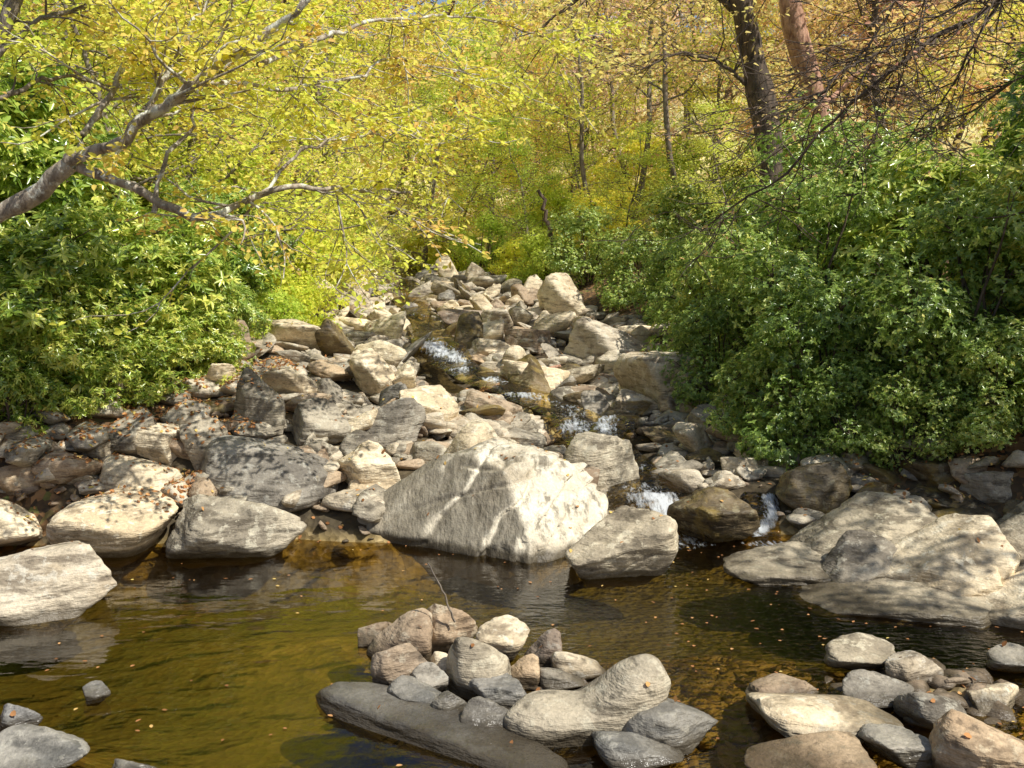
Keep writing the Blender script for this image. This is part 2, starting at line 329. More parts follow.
# ------------------------------------------------------------------ rocks
def ico(n):
    bm = bmesh.new(); bmesh.ops.create_icosphere(bm, subdivisions=n, radius=1)
    V = np.array([v.co[:] for v in bm.verts]); Fc = np.array([[v.index for v in f.verts] for f in bm.faces]); bm.free()
    return V/np.linalg.norm(V, axis=1)[:, None], Fc
ICO = {k: ico(k) for k in (2, 3, 4, 5, 6)}
def rock_pts(lvl, seed, planes=None, p=30, amp=.06, nplanes=7, sph=.03, fine=.03, norm=True):
    r = np.random.default_rng(seed); V, Fc = ICO[lvl]
    if planes is None:
        A = np.linalg.qr(r.normal(size=(3, 3))*.6+np.eye(3))[0]
        planes = []
        for q in range(3):
            for sg in (1, -1):
                nn = A[q]*sg+r.normal(size=3)*.38; planes.append((nn, r.uniform(.42, .85)))
        for q in range(nplanes): planes.append((r.normal(size=3), r.uniform(.55, .95)))
    s = np.full(len(V), sph)
    for nrm, d in planes:
        nrm = np.array(nrm, float); nrm /= np.linalg.norm(nrm)
        s = s+np.clip(V@nrm/d, 0, None)**p
    P = V*(s**(-1/p))[:, None]; o = r.uniform(0, 30, 3)
    disp = amp*fbm(P[:,0]*1.4+o[0], P[:,1]*1.4+o[1], P[:,2]*1.4+o[2], 3)
    ax = r.normal(size=3)*.5+np.array([0, 0, 1]); ax /= np.linalg.norm(ax)
    t = (P@ax)*4+1.0*fbm(P[:,0]*1.1+o[1], P[:,1]*1.1, P[:,2]*1.1+o[0], 2)
    led = np.abs((t % 1)-.5)*2
    disp -= .05*np.clip(.22-led, 0, 1)/.22*(vnoise(P[:,0]*2+o[0], P[:,1]*2, P[:,2]*2) > -.1)
    disp += fine*fbm(P[:,0]*6+o[2], P[:,1]*6+o[0], P[:,2]*6, 4)
    P = P*(1+disp[:, None])
    if norm:
        a_ = P.min(0); b_ = P.max(0); P = (P-(a_+b_)/2)/((b_-a_)/2)
    return P, Fc
def rock_mesh(name, lvl, seed, **kw):
    P, Fc = rock_pts(lvl, seed, **kw); return mesh_from(name, P, Fc, 3)
def hull_planes(pts, c):
    bm = bmesh.new()
    for q in pts: bm.verts.new(Vector(q)-Vector(c))
    res = bmesh.ops.convex_hull(bm, input=bm.verts); bm.normal_update(); out_ = []
    for f in bm.faces:
        nn = f.normal.copy(); d = nn.dot(f.verts[0].co)
        if d < 0: nn = -nn; d = -d
        if d > .03 and f.calc_area() > 1e-4: out_.append((tuple(nn), d))
    bm.free(); return out_
HI = [rock_mesh("boulder", 5, 100+i, p=[20,35,55][i % 3], amp=.06) for i in range(16)]
SM = [rock_mesh("smooth_boulder", 5, 200+i, p=8, amp=.08, sph=.5, fine=.02) for i in range(5)]
LO = [rock_mesh("stone", 4, 300+i, p=[24,36,55][i % 3], amp=.05) for i in range(20)]
RN = []
LAB = {'pale': "pale sunlit sandstone boulder in rocky creek bed", 'grey': "grey lichen-spotted boulder in rocky creek bed",
       'brown': "warm brown stone beside the creek", 'dark': "dark wet mossy boulder beside the cascade", 'slate': "smooth blue-grey stone lying in shallow water",
       'streak': "pale streaked boulder at the pool edge", 'wet': "dark wet stone lying in shallow water"}
def put(meshx, loc, scl, mat, rot=(0, 0, 0), label=None, name="boulder"):
    o = bpy.data.objects.new(name, meshx); COL.objects.link(o)
    if len(meshx.materials) == 0: meshx.materials.append(ROCK[mat])
    o.location = loc; o.scale = scl; o.rotation_euler = rot
    o.material_slots[0].link = 'OBJECT'; o.material_slots[0].material = ROCK[mat]
    o["label"] = label or LAB[mat]; o["category"] = "rock"; o["group"] = "boulders of the rocky creek bed"
    RN.append((loc[0], loc[1], max(scl[0], scl[1])))
    return o
def box_rock(x0, y0, x1, y1, mat, mesh=None, tilt=0, depth=.8, label=None, yaw=0, lift=0, full=.8):
    G = hit((x0+x1)/2, y1); d = G[1]
    wv = (x1-x0)*d/F*1.06; hv = (y1-y0)*d/F
    sx = wv/2; sy = sx*depth
    dn = ((y0+y1)/2-250)/F
    Hh = max(hv-full*sy*dn, .5*hv)
    szz = Hh*.64
    mesh = mesh or HI[len(RN) % len(HI)]
    return put(mesh, (G[0]*(1+sy*.7/d), d+sy*.75, G[2]+Hh-szz+lift), (sx, sy, szz), mat, (0, tilt, yaw), label)
# the great wedge boulder, from its measured corners
PT = [(-1.52,.40,.12),(-1.50,.45,-.35),(-1.26,.52,.34),(-.64,.04,.0),(-.64,.08,-.35),(.54,-.64,-.02),(.52,-.56,-.35),(1.16,-.02,.08),(1.12,.1,-.35),
      (1.34,.42,.42),(1.04,.58,.78),(-.56,.60,.82),(-.30,.45,.90),(.12,.95,.97),(.18,.10,.80),(.62,.34,.88),(-1.05,1.3,.25),(.95,1.3,.45),(-.95,1.3,-.35),(.95,1.3,-.35)]
CC = (.05, .55, .28)
P, Fc = rock_pts(6, 11, planes=hull_planes(PT, CC), p=90, amp=.014, sph=0, fine=.015, norm=False)
tt_ = P[:,0]*.75-P[:,2]*.65+.10*fbm(P[:,0]*2, P[:,1]*2, P[:,2]*2, 3)
for c0, dep in ((-.35,.05),(.10,.09),(.40,.08),(.60,.08),(.80,.06),(-.75,.04)):
    P *= (1-dep*np.exp(-((tt_-c0)/.018)**2)-dep*.6*sstep(c0, c0+.02, tt_)*(1-sstep(c0+.12, c0+.28, tt_)))[:, None]
gm = mesh_from("great_boulder", P+np.array(CC), Fc, 3)
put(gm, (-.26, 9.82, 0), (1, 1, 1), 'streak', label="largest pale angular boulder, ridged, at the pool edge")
RN[-1] = (-.3, 10.3, 1.3)
L_ = [
 (-34,540,124,622,'pale',0),(-40,486,44,552,'pale',0),(58,494,174,562,'pale',0),(92,455,178,503,'pale',0),(172,490,308,562,'grey',0),
 (184,435,342,512,'grey',0),(0,460,55,497,'brown',0),(130,420,190,466,'pale',0),(236,366,288,436,'grey',0),(182,418,236,472,'grey',0),
 (290,400,350,450,'grey',.3),(336,438,402,500,'pale',0),(345,474,398,503,'pale',0),(398,383,458,430,'pale',.2),(366,396,425,448,'grey',0),
 (344,350,396,398,'pale',.5),(300,440,345,470,'grey',0),(562,320,656,376,'pale',.15),(616,348,722,410,'pale',0),(500,362,572,393,'pale',.2),
 (470,338,512,360,'pale',0),(505,328,550,354,'brown',0),(520,392,590,412,'pale',0),(462,395,520,428,'brown',.3),
 (490,424,545,450,'grey',0),(640,425,700,450,'dark',0),(688,405,735,440,'grey',0),(668,484,758,546,'dark',0),
 (775,458,850,514,'dark',0),(685,448,725,470,'dark',0),(790,436,850,462,'dark',0),(900,486,975,525,'dark',0),(850,480,905,512,'dark',0),
 (822,640,898,674,'grey',0),(880,648,942,690,'pale',0),(838,670,912,710,'grey',0),(744,677,818,708,'brown',0),(752,694,900,744,'pale',0),
 (862,730,938,768,'slate',0),(900,690,966,732,'grey',0),(928,708,1040,790,'brown',0),(742,746,872,785,'brown',0),(968,682,1024,714,'pale',0),
 (985,648,1040,675,'slate',0),(0,703,44,736,'slate',0),(-20,733,94,785,'slate',0),(82,684,112,706,'wet',0),
 (590,736,684,772,'slate',0),(618,702,720,752,'slate',0),(444,636,512,702,'grey',0),(372,640,434,694,'brown',0),(366,614,434,662,'brown',0),
 (424,600,478,654,'brown',0),(474,622,530,664,'pale',0),(466,678,532,714,'slate',0),(460,700,514,738,'wet',0),
 (384,682,452,716,'slate',0),(535,668,585,692,'grey',0),(358,622,394,646,'brown',0),(428,652,464,684,'pale',0),(110,760,160,785,'wet',0),
 (500,658,540,690,'brown',0),(410,665,450,700,'grey',0),(400,612,430,640,'pale',0),(430,690,470,722,'wet',0),
 (855,462,905,488,'dark',0),(905,458,960,490,'dark',0),(960,470,1020,510,'grey',0),(1000,500,1050,530,'dark',0),(720,455,768,480,'grey',0),
 (20,440,70,466,'brown',0),(72,436,120,462,'grey',0),(-10,470,30,495,'grey',0),(60,466,100,488,'grey',0),(0,425,40,448,'grey',0)]
for i, (x0,y0,x1,y1,mt,tl) in enumerate(L_):
    lf_ = 0
    if y0 > 600:
        mesh = SM[i % 5] if i % 2 else HI[i % 16]; fu = .4
        if x0 > 730: fu = .8
    elif mt == 'pale' and x1 < 180:
        mesh = SM[(i+1) % 5] if i else HI[4]; fu = .5
        if i == 0: lf_ = -.05; fu = .3
    elif i == 5: mesh = SM[4]; fu = .5
    else: mesh = HI[(i*3) % 16]; fu = .7
    lb = "large cream boulder at the calm pool edge" if i in (0, 2) else None
    box_rock(x0, y0, x1, y1, mt, mesh, tilt=tl, full=fu, label=lb, lift=lf_)
box_rock(556, 426, 646, 506, 'grey', HI[2], tilt=.5, label="slanted grey boulder leaning against the great boulder")
box_rock(566, 512, 682, 580, 'grey', HI[7], tilt=-.35, full=.4, label="grey wedge boulder against the great boulder")
led = [rock_mesh("ledge", 5, 500+i, planes=[((-.34,-.25,1),.34), ((-.30,-.85,.05),.62), ((0,0,-1),.5), ((1,.2,.1),.95), ((-1,-.3,.4),.85), ((.2,1,0),.8), ((.5,-.8,.1),.85), ((-.5,.2,.8),.5), ((.1,-.6,.9),.48)], p=70, amp=.06, fine=.03) for i in range(4)]
for i, (x0,y0,x1,y1,mt,yaw,tl) in enumerate([(722,554,860,586,'grey',.3,.06),(780,503,940,576,'grey',.1,-.16),(845,520,1010,600,'pale',-.3,-.12),(925,530,1090,606,'grey',-.1,-.22),
    (790,580,1010,622,'grey',.05,-.05),(955,568,1120,634,'pale',-.2,-.14),(975,498,1130,572,'grey',.2,-.16),(890,486,1010,546,'dark',.4,-.1),(815,540,905,592,'grey',.6,-.22),(890,556,1000,606,'pale',-.5,-.14)]):
    box_rock(x0, y0, x1, y1, mt, led[i % 4], tilt=tl, depth=.8, yaw=yaw, full=.6, label="weathered grey cracked ledge sloping into the pool")
box_rock(522, 632, 562, 670, 'brown', SM[1], label="small round tan cobble on the rock pile", full=.3)
box_rock(550, 652, 606, 684, 'pale', SM[2], full=.4)
slab = rock_mesh("long_slab", 5, 61, planes=[((0,0,1),.45),((0,-1,.3),.6),((-1,0,.4),.9),((1,0,.2),.9)], p=6, amp=.08, sph=.6, fine=.004)
put(slab, tuple(at(440, 766, 5.9)*np.array([1,1,0])+np.array([0,0,-.02])), (1.0,.24,.11), 'wet', (0,.05,-.58), "long low smooth dark slab sloping into shallow water")
V, Fc = ICO[5]
X = V[:,0]; rr = 1-.10*np.exp(-(X/.45)**2)
cr = lambda q: np.sign(q)*np.abs(q)**.75
sad = np.stack([X*1.0, cr(V[:,1])*rr*.9, cr(V[:,2])*rr*.85-.38*np.exp(-((X-.0)/.45)**2)*np.clip(V[:,2], 0, 1)+.30*X*X+.14*X], -1)
sad += .05*fbm(sad[:,0]*2, sad[:,1]*2, sad[:,2]*2, 4)[:, None]*V
sadm = mesh_from("saddle_stone", sad, Fc, 3)
put(sadm, (at(590, 700, 5.95)[0], 5.95, .10), (.54,.28,.29), 'grey', (.1,-.26,.12), "smooth saddle-shaped pale grey stone on the rock pile")
def blocked(x, y, sc):
    c = abs(x-xcen(y))
    if c < (.28 if y < 22 else .12)+(.12 if sc > .2 else 0): return True
    if 12.0 < y < 14.9 and (c < .30+sc*.7 or (sc > .15 and abs(x-(1.25+.3*(y-13))) < .2+sc*.6)): return True
    if 14.5 < y < 20.6 and sc > .13 and abs(x+.0774*y) < .30+sc*.7: return True
    if 10.0 < y < 11.3 and (c < .45+sc*.6 or abs(x-(2.55+.25*(y-10))) < .2+sc*.7): return True
    return False
cnt = 0; tries = 0; LIM = 300-len(RN)-2
while cnt < LIM and tries < 20000:
    tries += 1
    y = 10.6+25*R.random()**1.0
    xl, xr = xleft(y)-.4, xright(y)+.0
    x = R.uniform(xl, xr)
    sc = R.choice([.22,.30,.40,.54], p=[.26,.36,.26,.12])*(1+.008*(y-10))
    if blocked(x, y, sc): continue
    if y < 15.5 and abs(x-xcen(y)) < 1.3: sc = min(sc, .26)
    if 15 < y < 21 and x > 1.2: sc = min(sc, .3)
    if any((x-a_)**2+(y-b_)**2 < (c_*.46+sc*.48)**2 for a_, b_, c_ in RN): continue
    mt = R.choice(['pale','grey','brown','dark'], p=[.50,.34,.11,.05])
    if abs(x-xcen(y)) < .8: mt = R.choice(['dark','grey','pale'], p=[.45,.3,.25])
    z = float(H(x, y)); a_, b_ = R.uniform(1.0,2.1), R.uniform(.26,.8)
    put(LO[R.integers(20)], (x, y, z+sc*b_*.7+.06), (sc*a_*.85, sc*R.uniform(.65,1), sc*b_), str(mt), (R.uniform(-.6,.6), R.uniform(-.9,.9), R.uniform(0,6.28)))
    cnt += 1
print("rocks", len(RN), tries)
def heap(name, n, protos, place, mat, label):
    VV = []; FF = []; k = 0
    for i in range(n):
        q = place()
        if q is None: continue
        x, y, s = q; gv, gf = protos[R.integers(len(protos))]
        P = gv*np.array([s*R.uniform(1,1.5), s*R.uniform(.6,1), s*R.uniform(.25,.65)])
        t = R.uniform(0, 6.28); tl = R.uniform(-.8, .8); c_, s2 = math.cos(t), math.sin(t)
        P = np.stack([P[:,0], P[:,1]*math.cos(tl)-P[:,2]*math.sin(tl), P[:,1]*math.sin(tl)+P[:,2]*math.cos(tl)], -1)
        P = np.stack([P[:,0]*c_-P[:,1]*s2, P[:,0]*s2+P[:,1]*c_, P[:,2]], -1)+np.array([x, y, float(H(x, y))+s*.3])
        VV.append(P); FF.append(gf+k); k += len(gv)
    me = mesh_from(name, np.concatenate(VV), np.concatenate(FF), 3)
    obj(name, me, mat=mat, kind="stuff", label=label, category="gravel")
pr3 = [rock_pts(3, 700+i, p=30) for i in range(12)]; pr2 = [rock_pts(2, 800+i, p=8, sph=.5) for i in range(8)]
def pl_rub():
    y = 10.3+26*R.random()**1.1; ex = 1.4 if y < 13 else .3
    x = R.uniform(xleft(y)-ex-.3, xright(y)+ex)
    s = R.choice([.09,.14,.20,.28], p=[.18,.34,.32,.16])*(1+.012*(y-10))
    if blocked(x, y, s): return None
    return x, y, s
heap("rubble", 1200, pr3, pl_rub, ROCK['pale'], "angular broken stones filling gaps between boulders")
heap("rubble", 1300, pr3, pl_rub, ROCK['grey'], "grey broken stones filling gaps between boulders")
heap("rubble", 400, pr3, pl_rub, ROCK['brown'], "rusty brown broken stones between boulders")
def pl_gr():
    r_ = R.random()
    if r_ < .3: x, y = R.normal(.1,.7), R.normal(6.6,.3)
    elif r_ < .50: x, y = R.normal(1.4,.6), R.normal(7.1,.45)
    elif r_ < .72: x, y = R.normal(3.1,.7), R.normal(6.5,.5)
    elif r_ < .82: x, y = R.normal(-4,1.0), R.normal(10,.5)
    else: y = R.uniform(10, 16); x = R.uniform(xleft(y)-.3, xright(y)+.2)
    if y < 5 or float(H(x, y)) < -.36: return None
    return x, y, R.choice([.03,.05,.08,.12], p=[.25,.35,.28,.12])
heap("gravel", 1800, pr2, pl_gr, ROCK['brown'], "mixed creek gravel and cobbles in the shallows")

# ------------------------------------------------------------------ leaf litter by ray casting on rocks and ground
bpy.context.view_layer.update(); dg = bpy.context.evaluated_depsgraph_get()
def leaves_mesh(name, C, D, Nn, Ls, Wd, tint, six=True, droop=.15):
    D = D/np.linalg.norm(D, axis=1)[:, None]
    S = np.cross(D, Nn); S /= np.linalg.norm(S, axis=1)[:, None]+1e-9
    U = np.cross(S, D); Ls = Ls[:, None]; Wd = Wd[:, None]
    n = len(C)
    if six:
        pts = [C, C+D*Ls*.3+S*Wd*.5+U*Wd*.15, C+D*Ls*.7+S*Wd*.42+U*Wd*.1-U*Ls*droop*.4, C+D*Ls-U*Ls*droop,
               C+D*Ls*.7-S*Wd*.42+U*Wd*.1-U*Ls*droop*.4, C+D*Ls*.3-S*Wd*.5+U*Wd*.15]
        V = np.stack(pts, 1).reshape(-1, 3); b_ = np.arange(n)[:, None]*6
        Fc = np.concatenate([b_+np.array([[0,1,2,3]]), b_+np.array([[0,3,4,5]])], 1).reshape(-1, 4)
        tt = np.repeat(tint, 2)
    else:
        pts = [C, C+D*Ls*.5+S*Wd*.5, C+D*Ls-U*Ls*droop, C+D*Ls*.5-S*Wd*.5]
        V = np.stack(pts, 1).reshape(-1, 3); Fc = np.arange(n*4).reshape(-1, 4); tt = tint
    return mesh_from(name, V, Fc, 4, smooth=False, attr={'tint': ('FACE', tt)})
LC = []; LN = []
for i in range(12000):
    r_ = R.random()
    if r_ < .55: y = R.uniform(9.8, 15); x = xleft(y)-abs(R.normal(0, 1.5))+.9
    elif r_ < .68: y = R.uniform(9.5, 16); x = xright(y)+abs(R.normal(0, 1.3))-.4
    elif r_ < .80: y = R.uniform(5.3, 10.5); x = R.uniform(-5, 5.5)
    else: y = R.uniform(10, 26); x = R.uniform(-5, 4.5)
    ok, loc, nrm, _, ob, _ = scene.ray_cast(dg, Vector((x, y, 9)), Vector((0, 0, -1)))
    if not ok or (ob.name.startswith("pool") and R.random() > (.14 if x < 1.2 else .45)) or ob.name.startswith("stream"): continue
    if nrm.z < .55: continue
    if ob.name.startswith("boulder") and R.random() > .3: continue
    LC.append(np.array(loc)+np.array(nrm)*.006); LN.append(np.array(nrm))
LC = np.array(LC); LN = np.array(LN); n = len(LC)
LNj = LN+R.normal(size=(n,3))*np.where(LC[:,2:3] < .012, .02, .25); D = np.cross(LNj, R.normal(size=(n,3)))
LNj /= np.linalg.norm(LNj, axis=1)[:, None]
fl = np.where(LC[:,2] < .012, .7, 1.0)
me = leaves_mesh("fallen_leaves", LC, D, LNj, R.uniform(.03,.065,n)*fl, R.uniform(.02,.04,n)*fl, R.random(n), True, -.05)
obj("fallen_leaves", me, mat=M_LIT, kind="stuff", label="scattered dry orange and yellow fallen leaves", category="leaves")

# ------------------------------------------------------------------ tubes
class Tubes:
    def __init__(s): s.V = []; s.F = []; s.k = 0
    def add(s, P, r, n=6):
        P = np.asarray(P, float); m = len(P); r = np.asarray(r, float)
        T = np.gradient(P, axis=0); T /= np.linalg.norm(T, axis=1)[:, None]+1e-9
        ref = np.array([.31, .2, .93]) if abs(T[0, 2]) < .8 else np.array([1., .1, 0])
        A = np.cross(T, ref); A /= np.linalg.norm(A, axis=1)[:, None]+1e-9; B = np.cross(T, A)
        an = np.arange(n)*2*math.pi/n
        ring = P[:, None]+r[:, None, None]*(np.cos(an)[None, :, None]*A[:, None]+np.sin(an)[None, :, None]*B[:, None])
        s.V.append(ring.reshape(-1, 3)); i = np.arange(m-1)[:, None]*n; j = np.arange(n)[None]
        q = np.stack([i+j, i+(j+1) % n, i+n+(j+1) % n, i+n+j], -1).reshape(-1, 4)+s.k
        s.F.append(q); s.k += m*n
    def mesh(s, name): return mesh_from(name, np.concatenate(s.V), np.concatenate(s.F), 4)
def wander(r, p, d, L_, n, j=.25, up=0.0):
    p = np.array(p, float); d = np.array(d, float); d /= np.linalg.norm(d); P = [p.copy()]
    for i in range(n):
        d = d+r.normal(size=3)*j; d[2] += up; d /= np.linalg.norm(d); p = p+d*L_/n; P.append(p.copy())
    return np.array(P)
def resample(P, n):
    P = np.asarray(P, float); s = np.r_[0, np.cumsum(np.linalg.norm(np.diff(P, axis=0), axis=1))]; t = np.linspace(0, s[-1], n)
    return np.stack([np.interp(t, s, P[:, i]) for i in range(3)], -1)

def spray_leaves(r, anchors, dirs, n, L_, jit, flat=.35, clumps=None):
    k = r.integers(0, len(anchors), n); C = anchors[k]+r.normal(size=(n, 3))*jit*np.array([1, 1, .5])
    D = dirs[k]*.5+r.normal(size=(n, 3))*np.array([1, 1, .35]); D[:, 2] -= .15
    Nn = np.array([0, 0, 1.])+r.normal(size=(n, 3))*flat; Nn /= np.linalg.norm(Nn, axis=1)[:, None]
    cl = clumps[k] if clumps is not None else 0
    t = np.clip(.45*r.random(n)+cl, 0, 1)
    ls = L_*r.uniform(.7, 1.25, n)
    return C, D, Nn, ls, ls*.58, t

def make_tree(seed, Ht, rad, cs, nl, ll, up, nleaf, lsize, lean=(0, 0), leafjit=.16, sides=10):
    r = np.random.default_rng(seed); T = Tubes()
    tr = wander(r, (0, 0, -.3), (lean[0], lean[1], 1), Ht, 14, .09, .04)
    tt = np.linspace(0, 1, len(tr)); rr = rad*(1-.85*tt)*(1+.35*np.exp(-tt*18)); T.add(tr, rr, sides)
    A = []; Dd = []; Cl = []
    for i in range(nl):
        t = cs+(1-cs)*(i+r.random())/nl; t = min(t, .98)
        p = np.array([np.interp(t, tt, tr[:, q]) for q in range(3)]); az = i*2.4+r.normal()*.4
        l1 = ll*(1-.65*((t-cs)/(1-cs))**1.3)*r.uniform(.7, 1.2)
        b = wander(r, p, (math.cos(az), math.sin(az), up+r.normal()*.12), l1, 8, .17, .02)
        r0 = max(.016, np.interp(t, tt, rr)*.45); T.add(b, np.linspace(r0, .008, len(b)), 5)
        for j in range(7):
            q = b[r.integers(2, len(b))]; d2 = (b[-1]-b[0]); d2 = d2/np.linalg.norm(d2)+r.normal(size=3)*np.array([.8,.8,.3])
            l2 = l1*r.uniform(.25, .5); b2 = wander(r, q, d2, l2, 5, .25, .0); T.add(b2, np.linspace(r0*.4, .005, len(b2)), 4)
            c_ = r.random()*.55
            for q2 in b2[1:]: A.append(q2); Dd.append(b2[-1]-b2[0]); Cl.append(c_)
            for m_ in range(3):
                b3 = wander(r, b2[r.integers(1, len(b2))], (b2[-1]-b2[0])/l2+r.normal(size=3)*.8*np.array([1,1,.4]), l2*.5, 3, .2); T.add(b3, np.linspace(.007, .003, 4), 3)
                for q2 in b3[1:]: A.append(q2); Dd.append(b3[-1]-b3[0]); Cl.append(c_)
    A = np.array(A); Dd = np.array(Dd); Cl = np.array(Cl)
    lf = leaves_mesh("crown", *spray_leaves(r, A, Dd, nleaf, lsize, leafjit, .9, Cl), six=False)
    return T.mesh("trunk"), lf
TY = {
 'low1': make_tree(1, 8, .09, .10, 26, 3.0, .15, 8500, .11),
 'low2': make_tree(2, 10, .12, .14, 28, 3.6, .2, 9500, .12, lean=(.12, 0)),
 'low3': make_tree(3, 6.5, .06, .08, 22, 2.3, .25, 7000, .10),
 'tall1': make_tree(4, 19, .22, .22, 32, 5.5, .4, 9500, .18, leafjit=.2),
 'tall2': make_tree(5, 21, .20, .3, 30, 5.0, .45, 8000, .18, leafjit=.2, lean=(.05,.02)),
 'tall3': make_tree(6, 17, .16, .16, 28, 4.2, .3, 9000, .16, leafjit=.2),
 'thin1': make_tree(8, 15, .12, .3, 20, 3.0, .45, 3400, .14, leafjit=.25),
}
NM = {id(M_YEL): ("yellow-leaved", "beech_tree"), id(M_LIME): ("pale green", "beech_tree"), id(M_ORG): ("orange-leaved", "maple_tree"), id(M_PINK): ("russet-leaved", "maple_tree")}
for k in TY:
    TY[k][0].materials.append(B_GREY); TY[k][1].materials.append(M_YEL)
def tree(kind, x, y, leaf, bark=B_GREY, s=1.0, rz=None, dz=0, label=None):
    a_, nm = NM[id(leaf)]; e = bpy.data.objects.new(nm, None); COL.objects.link(e)
    e.location = (x, y, float(H(x, y))-.05+dz); e.scale = (s, s, s); e.rotation_euler = (R.normal()*.04, R.normal()*.06, R.uniform(0, 6.28) if rz is None else rz)
    e["label"] = label or (a_+(" slender" if kind.startswith(('low','thin')) else " tall")+" autumn tree on the wooded slope"); e["category"] = "tree"; e["group"] = "trees of the autumn forest"
    for me_, n_, mt in ((TY[kind][0], "trunk", bark), (TY[kind][1], "crown", leaf)):
        o = bpy.data.objects.new(n_, me_); COL.objects.link(o); o.parent = e
        o.material_slots[0].link = 'OBJECT'; o.material_slots[0].material = mt
    return e
for k, x, y, lf, s in [
  ('low1',-5.6,15.5,M_YEL,.9),('low2',-6.2,19,M_YEL,1),('low1',-7.5,22.5,M_ORG,1.1),('low3',-4.9,21.5,M_YEL,1),('low2',-6.0,26,M_YEL,1),
  ('low1',-8.8,18,M_LIME,1.1),('low2',-9.5,25,M_ORG,1.1),('low3',-5.6,30,M_LIME,1.1),('low1',-3.4,39,M_LIME,1.2),('low2',-1,43,M_YEL,1.1),
  ('low2',-7,36,M_ORG,1.2),('low1',3.0,38,M_LIME,.8),('low3',0.8,44,M_YEL,1.1),('low2',-11,32,M_YEL,1.2),('low1',-4,50,M_YEL,1.3),
  ('low3',5.2,23,M_LIME,.6),('low1',8.5,27,M_ORG,1.0),('low1',11,23,M_YEL,1.1),('low2',14,28,M_ORG,1.1),
  ('low3',-4.9,25,M_YEL,.8),('low1',-9,14,M_LIME,1.1),('low2',-12,19,M_YEL,1.1),
  ('low2',7,34,M_YEL,.8),('low1',10.5,34,M_PINK,1.1),('low2',14,38,M_YEL,1.3),('low1',4.2,49,M_YEL,1.3),('low2',9,45,M_PINK,1.4),('low1',1.5,54,M_ORG,1.4),('low2',-2,60,M_YEL,1.4),
  ('low2',5.5,56,M_PINK,1.4),('low1',12,52,M_YEL,1.5),('low2',18,46,M_ORG,1.4),
  ('low1',.6,35.5,M_LIME,.7),('low3',-2.6,40,M_YEL,1.1),('low1',-5.6,33,M_YEL,.8),('low2',2.6,46,M_ORG,1.1),('low3',3.4,31,M_LIME,.7),('low1',-.8,50,M_ORG,1.3),
  ('tall3',-10,30,M_YEL,1),('tall1',-14,38,M_YEL,1),('tall3',-5,55,M_ORG,1.1),('tall1',15,42,M_PINK,1),('tall3',12,33,M_ORG,1),
  ('tall1',-20,30,M_ORG,1),
  ('low2',10.4,7.6,M_YEL,1.0),('low2',9.4,5.0,M_YEL,1.05),('low1',10.9,11.8,M_ORG,1.0)]:
    tree(k, x, y, lf, B_GREY, s)
for k, x, y, lf, s in [('thin1',4.2,36,M_ORG,1),('thin1',2.9,52,M_PINK,1),('thin1',8.2,31,M_ORG,1),('thin1',-1.5,58,M_ORG,1),
  ('thin1',10.5,27,M_ORG,1.1),('thin1',7.0,36,M_YEL,.9),('thin1',12.5,36,M_YEL,.9),('thin1',3.2,34,M_YEL,.85),('thin1',5.3,31,M_ORG,.9),('thin1',2.0,43,M_PINK,1),
  ('thin1',9.6,24.5,M_ORG,1),('thin1',-5.8,33,M_YEL,.9),('thin1',-8.3,28,M_ORG,1),('thin1',13.5,30,M_PINK,1.1),('thin1',5.2,41,M_PINK,1),
  ('thin1',7.6,42,M_PINK,1),('thin1',11.3,31,M_PINK,1),('thin1',14.5,34,M_ORG,1),('thin1',9.0,34,M_PINK,1)]:
    tree(k, x, y, lf, B_DARK if R.random() < .6 else B_GREY, s)
n_ = 0
while n_ < 80:
    y = 50+80*R.random()**1.2; x = R.uniform(-.62*y, .62*y)
    k = R.choice(['tall1','tall2','tall3','low2','thin1'], p=[.22,.18,.28,.22,.10])
    f_ = x/y
    pr = [.46,.14,.30,.10] if f_ < .05 else [.24,.04,.38,.34]
    lf = [M_YEL, M_LIME, M_ORG, M_PINK][R.choice(4, p=pr)]
    tree(str(k), x, y, lf, B_GREY if R.random() < .6 else B_DARK, R.uniform(.8, 1.15)); n_ += 1

